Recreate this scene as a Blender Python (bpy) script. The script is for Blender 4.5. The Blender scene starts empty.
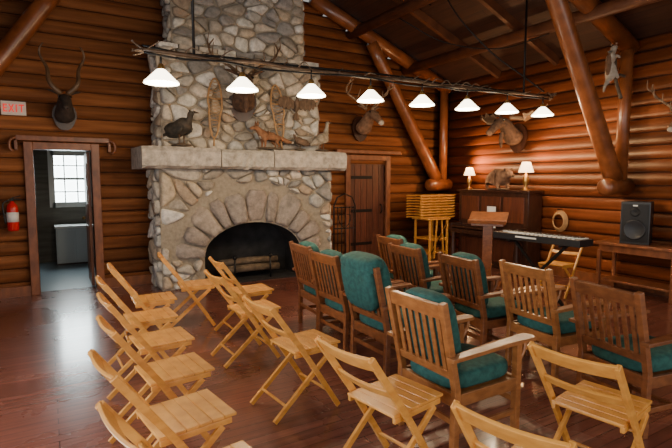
import bpy, math, random
from mathutils import Vector, Matrix
random.seed(7)
V=Vector
# ------------------------------------------------------------ materials
def newmat(name):
    m=bpy.data.materials.new(name); m.use_nodes=True
    nt=m.node_tree; b=nt.nodes['Principled BSDF']
    return m,nt,b
def setc(b,c): b.inputs['Base Color'].default_value=(c[0],c[1],c[2],1)
def mix(nt,fac,a,b,mode='MIX'):
    n=nt.nodes.new('ShaderNodeMix'); n.data_type='RGBA'; n.blend_type=mode
    for sock,val in ((n.inputs[0],fac),(n.inputs[6],a),(n.inputs[7],b)):
        if hasattr(val,'links'): nt.links.new(val,sock)
        elif isinstance(val,(int,float)): sock.default_value=val if sock.type=='VALUE' else (val,val,val,1)
        else: sock.default_value=(*val,1)
    return n.outputs[2]
def noise_mat(name,c1,c2,scale=(1,1,1),nscale=3,rough=.5,metal=0,bump=.2,island=0.0,coat=0,c3=None,detail=5,bdist=.01):
    m,nt,b=newmat(name)
    tc=nt.nodes.new('ShaderNodeTexCoord'); mp=nt.nodes.new('ShaderNodeMapping'); mp.inputs['Scale'].default_value=scale
    nt.links.new(tc.outputs['Object'],mp.inputs['Vector'])
    n=nt.nodes.new('ShaderNodeTexNoise'); n.inputs['Scale'].default_value=nscale; n.inputs['Detail'].default_value=detail
    nt.links.new(mp.outputs[0],n.inputs['Vector'])
    r=nt.nodes.new('ShaderNodeValToRGB'); nt.links.new(n.outputs['Fac'],r.inputs[0])
    r.color_ramp.elements[0].position=.32; r.color_ramp.elements[0].color=(*c1,1)
    r.color_ramp.elements[1].position=.68; r.color_ramp.elements[1].color=(*c2,1)
    out=r.outputs[0]
    if island>0:
        g=nt.nodes.new('ShaderNodeNewGeometry'); mr=nt.nodes.new('ShaderNodeMapRange')
        nt.links.new(g.outputs['Random Per Island'],mr.inputs[0]); mr.inputs[3].default_value=1-island; mr.inputs[4].default_value=1+island*.6
        out=mix(nt,1.0,out,mr.outputs[0],'MULTIPLY')
    nt.links.new(out,b.inputs['Base Color'])
    b.inputs['Roughness'].default_value=rough; b.inputs['Metallic'].default_value=metal
    b.inputs['Coat Weight'].default_value=coat; b.inputs['Coat Roughness'].default_value=.2
    if bump:
        bp=nt.nodes.new('ShaderNodeBump'); bp.inputs['Strength'].default_value=bump; bp.inputs['Distance'].default_value=bdist
        nt.links.new(n.outputs['Fac'],bp.inputs['Height']); nt.links.new(bp.outputs[0],b.inputs['Normal'])
    return m
def flat(name,c,rough=.5,metal=0,emit=None,es=0):
    m,nt,b=newmat(name); setc(b,c); b.inputs['Roughness'].default_value=rough; b.inputs['Metallic'].default_value=metal
    if emit: b.inputs['Emission Color'].default_value=(*emit,1); b.inputs['Emission Strength'].default_value=es
    return m
def plank_mat(name,c1,c2,mortar,length,row,rotz=0,rough=.3,coat=0):
    m,nt,b=newmat(name)
    tc=nt.nodes.new('ShaderNodeTexCoord'); mp=nt.nodes.new('ShaderNodeMapping'); mp.inputs['Rotation'].default_value=(0,0,rotz)
    nt.links.new(tc.outputs['Object'],mp.inputs['Vector'])
    br=nt.nodes.new('ShaderNodeTexBrick'); nt.links.new(mp.outputs[0],br.inputs['Vector'])
    br.inputs['Color1'].default_value=(*c1,1); br.inputs['Color2'].default_value=(*c2,1); br.inputs['Mortar'].default_value=(*mortar,1)
    br.inputs['Scale'].default_value=1; br.inputs['Mortar Size'].default_value=.003; br.inputs['Brick Width'].default_value=length; br.inputs['Row Height'].default_value=row
    br.offset=.37
    mp2=nt.nodes.new('ShaderNodeMapping'); mp2.inputs['Scale'].default_value=(1,14,1); nt.links.new(mp.outputs[0],mp2.inputs['Vector'])
    n=nt.nodes.new('ShaderNodeTexNoise'); n.inputs['Scale'].default_value=2.5; n.inputs['Detail'].default_value=6; nt.links.new(mp2.outputs[0],n.inputs['Vector'])
    mr=nt.nodes.new('ShaderNodeMapRange'); nt.links.new(n.outputs['Fac'],mr.inputs[0]); mr.inputs[1].default_value=.3; mr.inputs[2].default_value=.7; mr.inputs[3].default_value=.72; mr.inputs[4].default_value=1.2
    out=mix(nt,1.0,br.outputs['Color'],mr.outputs[0],'MULTIPLY')
    nt.links.new(out,b.inputs['Base Color'])
    n2=nt.nodes.new('ShaderNodeTexNoise'); n2.inputs['Scale'].default_value=1.3; n2.inputs['Detail'].default_value=4; nt.links.new(tc.outputs['Object'],n2.inputs['Vector'])
    m2=nt.nodes.new('ShaderNodeMapRange'); nt.links.new(n2.outputs['Fac'],m2.inputs[0]); m2.inputs[3].default_value=rough-.08; m2.inputs[4].default_value=rough+.12
    nt.links.new(m2.outputs[0],b.inputs['Roughness'])
    bp=nt.nodes.new('ShaderNodeBump'); bp.inputs['Strength'].default_value=.2; bp.inputs['Distance'].default_value=.003; bp.invert=True
    nt.links.new(br.outputs['Fac'],bp.inputs['Height']); nt.links.new(bp.outputs[0],b.inputs['Normal'])
    b.inputs['Coat Weight'].default_value=coat; b.inputs['Coat Roughness'].default_value=.13
    return m
def stone_mat(name,cols):
    m,nt,b=newmat(name)
    g=nt.nodes.new('ShaderNodeNewGeometry'); r=nt.nodes.new('ShaderNodeValToRGB'); r.color_ramp.interpolation='CONSTANT'
    nt.links.new(g.outputs['Random Per Island'],r.inputs[0])
    cr=r.color_ramp
    while len(cr.elements)<len(cols): cr.elements.new(.5)
    for i,c in enumerate(cols): cr.elements[i].position=i/len(cols); cr.elements[i].color=(*c,1)
    tc=nt.nodes.new('ShaderNodeTexCoord')
    n=nt.nodes.new('ShaderNodeTexNoise'); n.inputs['Scale'].default_value=11; n.inputs['Detail'].default_value=8; n.inputs['Roughness'].default_value=.7
    nt.links.new(tc.outputs['Object'],n.inputs['Vector'])
    mr=nt.nodes.new('ShaderNodeMapRange'); nt.links.new(n.outputs['Fac'],mr.inputs[0]); mr.inputs[1].default_value=.3; mr.inputs[2].default_value=.7; mr.inputs[3].default_value=.5; mr.inputs[4].default_value=1.35
    out=mix(nt,1.0,r.outputs[0],mr.outputs[0],'MULTIPLY'); nt.links.new(out,b.inputs['Base Color'])
    b.inputs['Roughness'].default_value=.8
    bp=nt.nodes.new('ShaderNodeBump'); bp.inputs['Strength'].default_value=.6; bp.inputs['Distance'].default_value=.02
    nt.links.new(n.outputs['Fac'],bp.inputs['Height']); nt.links.new(bp.outputs[0],b.inputs['Normal'])
    return m

M_logx=noise_mat('log_wall_wood_x',(.165,.056,.021),(.35,.135,.052),(.5,7,9),2.2,.4,0,.3,.42,coat=.25)
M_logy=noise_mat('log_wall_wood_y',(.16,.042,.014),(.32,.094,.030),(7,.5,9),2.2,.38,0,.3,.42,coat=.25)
M_beam=noise_mat('varnished_log',(.16,.047,.015),(.31,.095,.030),(3,3,3),2,.34,0,.2,.15,coat=.3)
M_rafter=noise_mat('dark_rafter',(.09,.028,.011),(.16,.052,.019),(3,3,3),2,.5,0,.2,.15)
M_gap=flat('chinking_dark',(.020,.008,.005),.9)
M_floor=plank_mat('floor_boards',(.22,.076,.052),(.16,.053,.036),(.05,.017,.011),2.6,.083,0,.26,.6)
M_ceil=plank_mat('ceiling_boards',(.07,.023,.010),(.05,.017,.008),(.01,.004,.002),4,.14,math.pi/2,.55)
M_fold=noise_mat('folding_chair_beech',(.64,.27,.05),(.82,.39,.085),(4,4,10),3,.33,0,.05,.12,coat=.35)
M_oak=noise_mat('armchair_oak',(.25,.088,.024),(.40,.155,.045),(5,5,10),3,.35,0,.05,.15,coat=.3)
M_oakd=noise_mat('armchair_dark_oak',(.15,.047,.016),(.26,.088,.028),(5,5,10),3,.38,0,.05,.15,coat=.3)
M_green=noise_mat('green_upholstery',(.009,.060,.054),(.022,.11,.096),(1,1,1),30,.85,0,.25,0)
M_trim=noise_mat('door_trim',(.15,.046,.018),(.28,.095,.036),(4,4,2),3,.4,0,.1,.1)
M_dark=noise_mat('dark_walnut',(.026,.010,.007),(.055,.020,.011),(6,6,2),3,.35,0,.05,.1,coat=.2)
M_door=noise_mat('plank_door_wood',(.07,.019,.009),(.13,.036,.016),(10,10,1),3,.45,0,.1,.3)
M_iron=flat('black_iron',(.015,.014,.014),.5,.6)
M_black=flat('black_plastic',(.010,.010,.012),.45)
M_white=flat('white_paint',(.8,.8,.78),.4)
M_whitekey=flat('ivory_keys',(.75,.75,.7),.3)
M_red=flat('extinguisher_red',(.6,.015,.01),.25)
M_redl=flat('exit_letters',(.7,.02,.02),.4,0,(1,.05,.03),.6)
M_sign=flat('exit_sign_face',(.8,.74,.66),.4)
M_brass=flat('aged_brass',(.45,.26,.08),.35,.9)
M_shade=flat('milk_glass_shade',(.95,.9,.8),.3,0,(1,.86,.62),8)
M_bulb=flat('bulb',(1,1,1),.3,0,(1,.85,.6),25)
M_lshade=flat('table_lamp_shade',(.95,.85,.7),.6,0,(1,.62,.3),5)
M_fur=noise_mat('brown_fur',(.04,.02,.012),(.12,.06,.032),(1,1,1),18,.9,0,.8,0,bdist=.02)
M_fur2=noise_mat('tan_fur',(.13,.065,.035),(.26,.14,.08),(1,1,1),18,.9,0,.8,0,bdist=.02)
M_fox=noise_mat('red_fox_fur',(.17,.065,.027),(.30,.14,.065),(1,1,1),18,.9,0,.8,0,bdist=.02)
M_fur3=noise_mat('dark_antelope_fur',(.02,.014,.012),(.06,.04,.03),(1,1,1),14,.85,0,.6,0,bdist=.02)
M_pale=noise_mat('pale_fur',(.35,.28,.2),(.55,.47,.38),(1,1,1),14,.9,0,.5,0)
M_horn=noise_mat('antler_bone',(.22,.13,.07),(.38,.25,.15),(1,1,1),9,.6,0,.4,0)
M_hornd=noise_mat('dark_horn',(.07,.038,.02),(.17,.10,.055),(1,1,1),12,.45,0,.6,0)
M_feath=noise_mat('dark_feathers',(.02,.018,.016),(.08,.06,.04),(1,1,1),16,.8,0,.5,0)
M_feath2=noise_mat('grey_feathers',(.2,.16,.11),(.42,.35,.27),(1,1,1),16,.8,0,.5,0)
M_feath3=noise_mat('hawk_feathers',(.06,.035,.02),(.20,.12,.07),(1,3,1),12,.8,0,.5,0)
M_eye=flat('glass_eye',(.01,.008,.006),.08)
M_wick=noise_mat('snowshoe_ash',(.35,.18,.07),(.5,.29,.12),(3,3,3),4,.5,0,.1,0)
M_mortar=noise_mat('mortar',(.24,.195,.145),(.34,.29,.22),(1,1,1),20,.95,0,.6,0,bdist=.01)
M_stone=stone_mat('fieldstone',[(.50,.44,.36),(.34,.31,.28),(.62,.53,.42),(.36,.27,.19),(.66,.61,.52),(.26,.24,.215),(.52,.42,.30),(.45,.43,.39),(.40,.34,.27),(.54,.43,.31),(.72,.67,.60),(.30,.26,.21)])
M_vous=stone_mat('arch_stone',[(.28,.235,.20),(.35,.28,.22),(.25,.225,.205),(.40,.325,.26),(.31,.255,.215)])
M_mant=stone_mat('mantel_stone',[(.46,.41,.34),(.43,.38,.32),(.48,.42,.35)])
M_soot=noise_mat('sooty_firebox',(.005,.005,.006),(.018,.017,.019),(1,1,1),6,.9,0,.4,0)
M_ash=noise_mat('bark',(.06,.04,.025),(.16,.11,.07),(1,1,1),12,.9,0,.6,0)
M_annex=noise_mat('annex_wall',(.10,.09,.07),(.17,.15,.12),(1,8,8),2,.6,0,.2,.2)
M_annexf=flat('annex_lino',(.24,.31,.36),.35)
M_pane=flat('daylight_glass',(.9,.95,1),.2,0,(.88,1,.97),9)
M_cab=flat('pale_cabinet',(.62,.68,.70),.5)
M_paper=flat('paper',(.85,.85,.82),.6)

# ------------------------------------------------------------ mesh builder
def frame(p,d,side=None):
    d=V(d).normalized()
    s=V(side) if side is not None else (V((0,0,1)) if abs(d.z)<.95 else V((1,0,0)))
    a=d.cross(s).normalized(); b=a.cross(d).normalized()
    return a,b,d
class MB:
    def __init__(s): s.v=[];s.f=[];s.fm=[];s.fs=[];s.m=[];s.M=Matrix()
    def mi(s,mat):
        if mat not in s.m: s.m.append(mat)
        return s.m.index(mat)
    def add(s,vs,fs,mat,smooth=False):
        o=len(s.v); s.v+= [tuple(s.M@V(p)) for p in vs]; k=s.mi(mat)
        for f in fs: s.f.append([i+o for i in f]); s.fm.append(k); s.fs.append(smooth)
    def box(s,c,sz,mat,R=None):
        c=V(c); h=V(sz)/2; R=R or Matrix.Identity(3)
        vs=[c+R@V((x*h.x,y*h.y,z*h.z)) for x in(-1,1) for y in(-1,1) for z in(-1,1)]
        s.add(vs,[(0,1,3,2),(4,6,7,5),(0,4,5,1),(2,3,7,6),(0,2,6,4),(1,5,7,3)],mat)
    def bx(s,x0,x1,y0,y1,z0,z1,mat): s.box(((x0+x1)/2,(y0+y1)/2,(z0+z1)/2),(abs(x1-x0),abs(y1-y0),abs(z1-z0)),mat)
    def beam(s,p0,p1,w,h,mat,side=None):
        p0=V(p0);p1=V(p1);a,b,d=frame(p0,p1-p0,side)
        vs=[p+a*(i*w/2)+b*(j*h/2) for p in(p0,p1) for i,j in((-1,-1),(1,-1),(1,1),(-1,1))]
        s.add(vs,[(0,3,2,1),(4,5,6,7),(0,1,5,4),(1,2,6,5),(2,3,7,6),(3,0,4,7)],mat)
    def tube(s,pts,rad,mat,seg=8,flatten=1.0,side=None):
        pts=[V(p) for p in pts]; n=len(pts)
        if isinstance(rad,(int,float)): rad=[rad]*n
        vs=[];fs=[]
        pa=None
        for i,p in enumerate(pts):
            d=pts[min(i+1,n-1)]-pts[max(i-1,0)]
            if pa is None: a,b,dd=frame(p,d,side)
            else:
                dd=d.normalized(); a=(pa-dd*pa.dot(dd)).normalized()
                b=a.cross(dd)
            pa=a
            for k in range(seg):
                t=2*math.pi*k/seg; vs.append(p+a*math.cos(t)*rad[i]+b*math.sin(t)*rad[i]*flatten)
        for i in range(n-1):
            for k in range(seg):
                k2=(k+1)%seg; fs.append((i*seg+k,i*seg+k2,(i+1)*seg+k2,(i+1)*seg+k))
        fs.append(tuple(range(seg))[::-1]); fs.append(tuple((n-1)*seg+k for k in range(seg)))
        s.add(vs,fs,mat,True)
    def lathe(s,prof,c,mat,seg=20,axis='Z'):
        c=V(c);vs=[];fs=[];n=len(prof)
        for r,z in prof:
            for k in range(seg):
                t=2*math.pi*k/seg; x,y=r*math.cos(t),r*math.sin(t)
                vs.append(c+(V((x,y,z)) if axis=='Z' else V((z,x,y)) if axis=='X' else V((x,z,y))))
        for i in range(n-1):
            for k in range(seg):
                k2=(k+1)%seg; fs.append((i*seg+k,i*seg+k2,(i+1)*seg+k2,(i+1)*seg+k))
        s.add(vs,fs,mat,True)
    def ball(s,c,r,mat,seg=12,sc=(1,1,1),e=1.0,R=None):
        c=V(c);vs=[];fs=[];m=seg//2;R=R or Matrix.Identity(3)
        pw=lambda x:math.copysign(abs(x)**e,x)
        for i in range(m+1):
            ph=-math.pi/2+math.pi*i/m
            for k in range(seg):
                t=2*math.pi*k/seg
                vs.append(c+R@V((pw(math.cos(ph))*pw(math.cos(t))*r*sc[0],pw(math.cos(ph))*pw(math.sin(t))*r*sc[1],pw(math.sin(ph))*r*sc[2])))
        for i in range(m):
            for k in range(seg):
                k2=(k+1)%seg; fs.append((i*seg+k,i*seg+k2,(i+1)*seg+k2,(i+1)*seg+k))
        s.add(vs,fs,mat,True)
    def poly(s,pts,off,mat):
        n=len(pts);off=V(off); vs=[V(p) for p in pts]+[V(p)+off for p in pts]
        fs=[tuple(range(n))[::-1],tuple(range(n,2*n))]+[(i,(i+1)%n,(i+1)%n+n,i+n) for i in range(n)]
        s.add(vs,fs,mat)
    def skin(s,verts,edges,radii,mat,sub=2):
        me=bpy.data.meshes.new('tmp'); me.from_pydata([tuple(v) for v in verts],edges,[]); ob=bpy.data.objects.new('tmp',me)
        bpy.context.scene.collection.objects.link(ob)
        ob.modifiers.new('s','SKIN')
        if not me.skin_vertices: 
            bpy.context.view_layer.objects.active=ob; bpy.ops.mesh.customdata_skin_add()
        for i,r in enumerate(radii):
            sv=me.skin_vertices[0].data[i]; rr=r if isinstance(r,tuple) else (r,r); sv.radius=rr; sv.use_root=(i==0)
        sm=ob.modifiers.new('u','SUBSURF'); sm.levels=sub; sm.render_levels=sub
        dg=bpy.context.evaluated_depsgraph_get(); ev=bpy.data.meshes.new_from_object(ob.evaluated_get(dg))
        s.add([v.co.copy() for v in ev.vertices],[tuple(p.vertices) for p in ev.polygons],mat,True)
        bpy.data.objects.remove(ob); bpy.data.meshes.remove(me); bpy.data.meshes.remove(ev)
    def obj(s,name,loc=(0,0,0),rot=0,bevel=0,origin=None):
        me=bpy.data.meshes.new(name)
        if origin is not None:
            o=V(origin); s.v=[tuple(V(p)-o) for p in s.v]; loc=o
        me.from_pydata(s.v,[],s.f)
        for m in s.m: me.materials.append(m)
        for p,k,sm in zip(me.polygons,s.fm,s.fs): p.material_index=k; p.use_smooth=sm
        me.update()
        ob=bpy.data.objects.new(name,me); bpy.context.scene.collection.objects.link(ob)
        ob.location=loc; ob.rotation_euler=(0,0,rot)
        if bevel:
            b=ob.modifiers.new('bev','BEVEL'); b.width=bevel; b.segments=2; b.limit_method='ANGLE'
        return ob
def inst(src,name,loc,rot):
    o=bpy.data.objects.new(name,src.data); bpy.context.scene.collection.objects.link(o); o.location=loc; o.rotation_euler=(0,0,rot)
    for m in src.modifiers:
        n=o.modifiers.new(m.name,m.type)
        if m.type=='BEVEL': n.width=m.width;n.segments=m.segments;n.limit_method=m.limit_method
    return o
def curve_pts(pts,n=8):
    P=[V(p) for p in pts]; P=[P[0]*2-P[1]]+P+[P[-1]*2-P[-2]]; out=[]
    for i in range(1,len(P)-2):
        for k in range(n):
            t=k/n; a,b,c,d=P[i-1],P[i],P[i+1],P[i+2]
            out.append(.5*((2*b)+(c-a)*t+(2*a-5*b+4*c-d)*t*t+(3*b-a-3*c+d)*t**3))
    out.append(P[-2]); return out
def taper(n,r0,r1,p=1): return [r0+(r1-r0)*(i/(n-1))**p for i in range(n)]

# ------------------------------------------------------------ room shell
XL,XR,YB,YF=-1.8,7.4,7.94,-2.5
XC=2.8; EAVE=3.6; SL=.39
def roofz(x): return EAVE+SL*(4.6-abs(x-XC))
def logwall(name,axis,pos,spans_fn,zmax,mat,sgn,pitch=.19,dep=.05):
    mb=MB(); z=0
    while z<zmax-.01:
        for a,b in spans_fn(z,z+pitch):
            if b-a<.05: continue
            prof=[]
            for k in range(9):
                t=math.pi*k/8; prof.append((math.sin(t)**.7*dep, z+pitch/2-math.cos(t)*pitch/2*.96))
            vs=[];
            for e in (a,b):
                for d,zz in prof:
                    vs.append((e,pos+sgn*d,zz) if axis=='x' else (pos+sgn*d,e,zz))
            n=9; fs=[(i,i+1,n+i+1,n+i) for i in range(n-1)]+[tuple(range(n)),tuple(range(n,2*n))]
            mb.add(vs,fs,mat,False)
            for j in range(len(mb.fs)-len(fs),len(mb.fs)-2): mb.fs[j]=True
            t=.12
            if axis=='x': mb.bx(a,b,pos,pos-sgn*t,z,z+pitch,M_gap)
            else: mb.bx(pos,pos-sgn*t,a,b,z,z+pitch,M_gap)
        z+=pitch
    return mb.obj(name)
D1=(-.13,.58,2.02); D2=(5.0,5.85,1.98)
def back_spans(z0,z1):
    zm=(z0+z1)/2; xa,xb=XL,XR
    if z1>EAVE:
        h=4.6-max(0,(z1-EAVE))/SL; xa,xb=XC-h,XC+h
        if h<=0: return []
    cuts=[(d[0],d[1]) for d in(D1,D2) if zm<d[2]]
    out=[];c=xa
    for a,b in cuts: out.append((c,a)); c=b
    out.append((c,xb)); return out
logwall('wall_back','x',YB,back_spans,EAVE+SL*4.6,M_logx,-1)
logwall('wall_right','y',XR,lambda a,b:[(YF,YB)],EAVE+.05,M_logy,-1)
logwall('wall_left','y',XL,lambda a,b:[(YF,-1.2),(.6,2.2),(4.2,YB)] if .8<(a+b)/2<2.3 else [(YF,YB)],EAVE+.05,M_logy,1)
mb=MB(); mb.bx(XL-.2,XR+.2,YF,YB+.12,-.1,0,M_floor); mb.obj('floor')
mb=MB()
for sx in(-1,1):
    xe=XC+sx*4.8; ze=roofz(xe); zr=roofz(XC)
    vs=[(XC,YF,zr),(XC,YB+.1,zr),(xe,YB+.1,ze),(xe,YF,ze)]
    vs+=[(a,b,c+.1) for a,b,c in vs]
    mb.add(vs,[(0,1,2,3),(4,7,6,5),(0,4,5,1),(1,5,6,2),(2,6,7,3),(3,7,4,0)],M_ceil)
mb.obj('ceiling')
mb=MB()
for yy in [y*1.2-2 for y in range(8)]:
    for sx in(-1,1):
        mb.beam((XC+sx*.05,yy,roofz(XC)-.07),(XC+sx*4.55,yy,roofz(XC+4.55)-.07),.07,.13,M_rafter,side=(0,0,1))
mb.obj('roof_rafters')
mb=MB()
for xx in(XC,5.0,6.3,.6,-.7):
    zz=roofz(xx)-.24; ye=7.4 if 1.6<xx<3.9 else 7.88
    mb.tube([(xx,YF,zz),(xx,2.5,zz),(xx,ye,zz)],.09,M_rafter,14)
mb.obj('roof_purlins')
def truss(yy,back=False):
    mb=MB()
    for sx in(-1,1):
        X=lambda x:XC+sx*(x-XC)
        mb.tube(curve_pts([(X(7.02),yy,1.62),(X(6.25),yy,2.8),(X(5.35),yy,roofz(5.35)-.25)],5),taper(11,.125,.115),M_beam,16)
        xi=4.1 if back else 2.8
        mb.tube([(X(7.3),yy,roofz(7.3)-.16),(X(5),yy,roofz(5)-.16),(X(xi),yy,roofz(xi)-.16)],.12,M_beam,16)
        mb.tube([(X(7.2),yy,1.6),(X(7.2),yy,2.6),(X(7.2),yy,roofz(7.2)-.2)],.085,M_beam,14)
        mb.tube([(X(7.36),yy,1.5),(X(7.0),yy,1.5),(X(6.82),yy,1.5),(X(6.78),yy,1.5)],[.13,.13,.125,.09],M_beam,16)
    return mb.obj('log_truss')
truss(7.68,True); truss(3.98)

# door 1 trim, annex
mb=MB()
a,b,h=D1
mb.bx(a-.11,a,7.84,8.08,0,h+.1,M_trim); mb.bx(b,b+.11,7.84,8.08,0,h+.1,M_trim); mb.bx(a,b,7.84,8.08,h,h+.1,M_trim)
mb.obj('trim_1',bevel=.008)
mb=MB()
mb.bx(-.32,.82,7.78,7.87,2.13,2.2,M_trim)
for sx,ex in((-1,-.32),(1,.82)):
    mb.tube(curve_pts([(ex,7.8,2.165),(ex+sx*.06,7.78,2.13),(ex+sx*.07,7.78,2.03),(ex+sx*.03,7.78,1.98)],4),.022,M_trim,8)
    mb.bx(ex-.02,ex+.02,7.8,7.88,2.0,2.13,M_trim)
mb.obj('trim_2',bevel=.006)
mb=MB(); mb.bx(b-.045,b-.005,8.09,8.76,.01,h-.01,M_trim); mb.bx(b-.055,b-.045,8.2,8.65,.2,.9,M_trim);mb.bx(b-.055,b-.045,8.2,8.65,1.05,1.85,M_trim)
mb.ball((b-.08,8.68,1.0),.028,M_brass); mb.obj('door_1',bevel=.004)
AY=10.9
mb=MB(); mb.bx(-1.5,1.8,8.06,AY,-.1,0.0,M_annexf); mb.obj('floor_annex')
wx0,wx1,wz0,wz1=.10,.76,1.12,2.12
mb=MB()
mb.bx(-1.5,wx0,AY,AY+.1,0,2.5,M_annex);mb.bx(wx1,1.8,AY,AY+.1,0,2.5,M_annex);mb.bx(wx0,wx1,AY,AY+.1,0,wz0,M_annex);mb.bx(wx0,wx1,AY,AY+.1,wz1,2.5,M_annex)
mb.obj('wall_annex_back')
mb=MB(); mb.bx(-1.6,-1.5,8.06,AY+.1,0,2.5,M_annex); mb.obj('wall_annex_left')
mb=MB(); mb.bx(1.8,1.9,8.06,AY+.1,0,2.5,M_annex); mb.obj('wall_annex_right')
mb=MB(); mb.bx(-1.6,1.9,8.06,AY+.1,2.5,2.6,M_annex); mb.obj('ceiling_annex')
mb=MB(); mb.bx(wx0,wx1,AY+.04,AY+.05,wz0,wz1,M_pane)
for x in(wx0,wx1): mb.bx(x-.05,x+.05,AY-.04,AY+.03,wz0-.05,wz1+.05,M_white)
for z in(wz0,wz1): mb.bx(wx0,wx1,AY-.04,AY+.03,z-.05,z+.05,M_white)
for i in(1,2): 
    x=wx0+(wx1-wx0)*i/3; mb.bx(x-.012,x+.012,AY,AY+.03,wz0,wz1,M_white)
mb.bx(wx0,wx1,AY-.01,AY+.03,1.60,1.65,M_white)
for z in(1.37,1.88): mb.bx(wx0,wx1,AY,AY+.03,z-.012,z+.012,M_white)
mb.obj('window_1')
mb=MB(); mb.bx(.12,.74,10.35,10.87,.04,.7,M_cab); mb.bx(.1,.76,10.32,10.87,.7,.74,M_white); mb.bx(.14,.42,10.335,10.35,.08,.66,M_cab);mb.bx(.44,.72,10.335,10.35,.08,.66,M_cab)
mb.bx(.12,.74,10.4,10.87,0,.04,M_dark)
mb.obj('low_cabinet',bevel=.005)
mb=MB(); mb.bx(-.75,-.16,8.9,9.9,.72,.76,M_dark)
for x in(-.72,-.2):
    for y in(8.94,9.86): mb.bx(x-.02,x+.02,y-.02,y+.02,0,.72,M_dark)
mb.bx(-.72,-.2,8.94,9.86,.62,.72,M_dark); mb.obj('writing_desk')
a,b,h=D2
mb=MB()
mb.bx(a-.1,a,7.84,8.06,0,h+.1,M_trim); mb.bx(b,b+.1,7.84,8.06,0,h+.1,M_trim); mb.bx(a,b,7.84,8.06,h,h+.1,M_trim)
mb.bx(a-.35,b+.3,7.76,7.87,h+.12,h+.19,M_trim)
mb.obj('trim_3',bevel=.008)
mb=MB(); n=6
for i in range(n):
    w=(b-a)/n; mb.bx(a+i*w+.004,a+(i+1)*w-.004,7.92,7.96,.01,h-.01,M_door)
mb.bx(a+.02,b-.02,7.96,8.0,.01,h-.01,M_door)
for z in(.35,1.0,1.65): mb.bx(a+.05,b-.3,7.912,7.92,z-.03,z+.03,M_iron)
mb.tube(curve_pts([(b-.1,7.91,1.12),(b-.1,7.86,1.08),(b-.1,7.86,.98),(b-.1,7.91,.94)],4),.012,M_iron,8)
mb.obj('door_2',bevel=.003)
mb=MB()
mb.bx(XL+.06,D1[0]-.11,7.86,7.9,0,.14,M_trim); mb.bx(D1[1]+.11,1.38,7.86,7.9,0,.14,M_trim); mb.bx(4.2,D2[0]-.1,7.86,7.9,0,.14,M_trim); mb.bx(D2[1]+.1,7.3,7.86,7.9,0,.14,M_trim)
mb.obj('baseboard_back')
mb=MB(); mb.bx(7.32,7.36,YF,7.85,0,.14,M_trim); mb.obj('baseboard_right')

# ------------------------------------------------------------ fireplace
def clip(poly,p,n):
    out=[]
    for i in range(len(poly)):
        a=poly[i];b=poly[(i+1)%len(poly)]; da=(a[0]-p[0])*n[0]+(a[1]-p[1])*n[1]; db=(b[0]-p[0])*n[0]+(b[1]-p[1])*n[1]
        if da<=0: out.append(a)
        if da*db<0:
            t=da/(da-db); out.append((a[0]+(b[0]-a[0])*t,a[1]+(b[1]-a[1])*t))
    return out
def stones(mb,O,U,N,w,h,size,mat,excl=None,aspect=1.45,depth=.05,seed=1):
    rnd=random.Random(seed); O=V(O);U=V(U);N=V(N)
    sites=[];n=int(w*h/(size*size*aspect*.8))
    for i in range(n):
        best=None;bd=-1
        for k in range(4):
            c=(rnd.random()*w,rnd.random()*h)
            d=min([((c[0]-s[0])/aspect)**2+(c[1]-s[1])**2 for s in sites] or [9])
            if d>bd: bd=d;best=c
            if rnd.random()<.24: break
        sites.append(best)
    for s in sites:
        if excl and excl(*s): continue
        poly=[(0,0),(w/aspect,0),(w/aspect,h),(0,h)]; ss=(s[0]/aspect,s[1])
        o=sorted([(q[0]/aspect,q[1]) for q in sites if q is not s],key=lambda q:(q[0]-ss[0])**2+(q[1]-ss[1])**2)[:18]
        for q in o:
            poly=clip(poly,((q[0]+ss[0])/2,(q[1]+ss[1])/2),(q[0]-ss[0],q[1]-ss[1]))
            if len(poly)<3: break
        if len(poly)<3: continue
        poly=[(p[0]*aspect,p[1]) for p in poly]
        if excl:
            q=[]
            for p in poly:
                if excl(*p):
                    lo,hi=0,1
                    for _ in range(10):
                        m=(lo+hi)/2; pp=(s[0]+(p[0]-s[0])*m,s[1]+(p[1]-s[1])*m)
                        if excl(*pp): hi=m
                        else: lo=m
                    p=(s[0]+(p[0]-s[0])*lo,s[1]+(p[1]-s[1])*lo)
                q.append(p)
            poly=q
        emit_stone(mb,poly,O,U,N,mat,depth,rnd)
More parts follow.
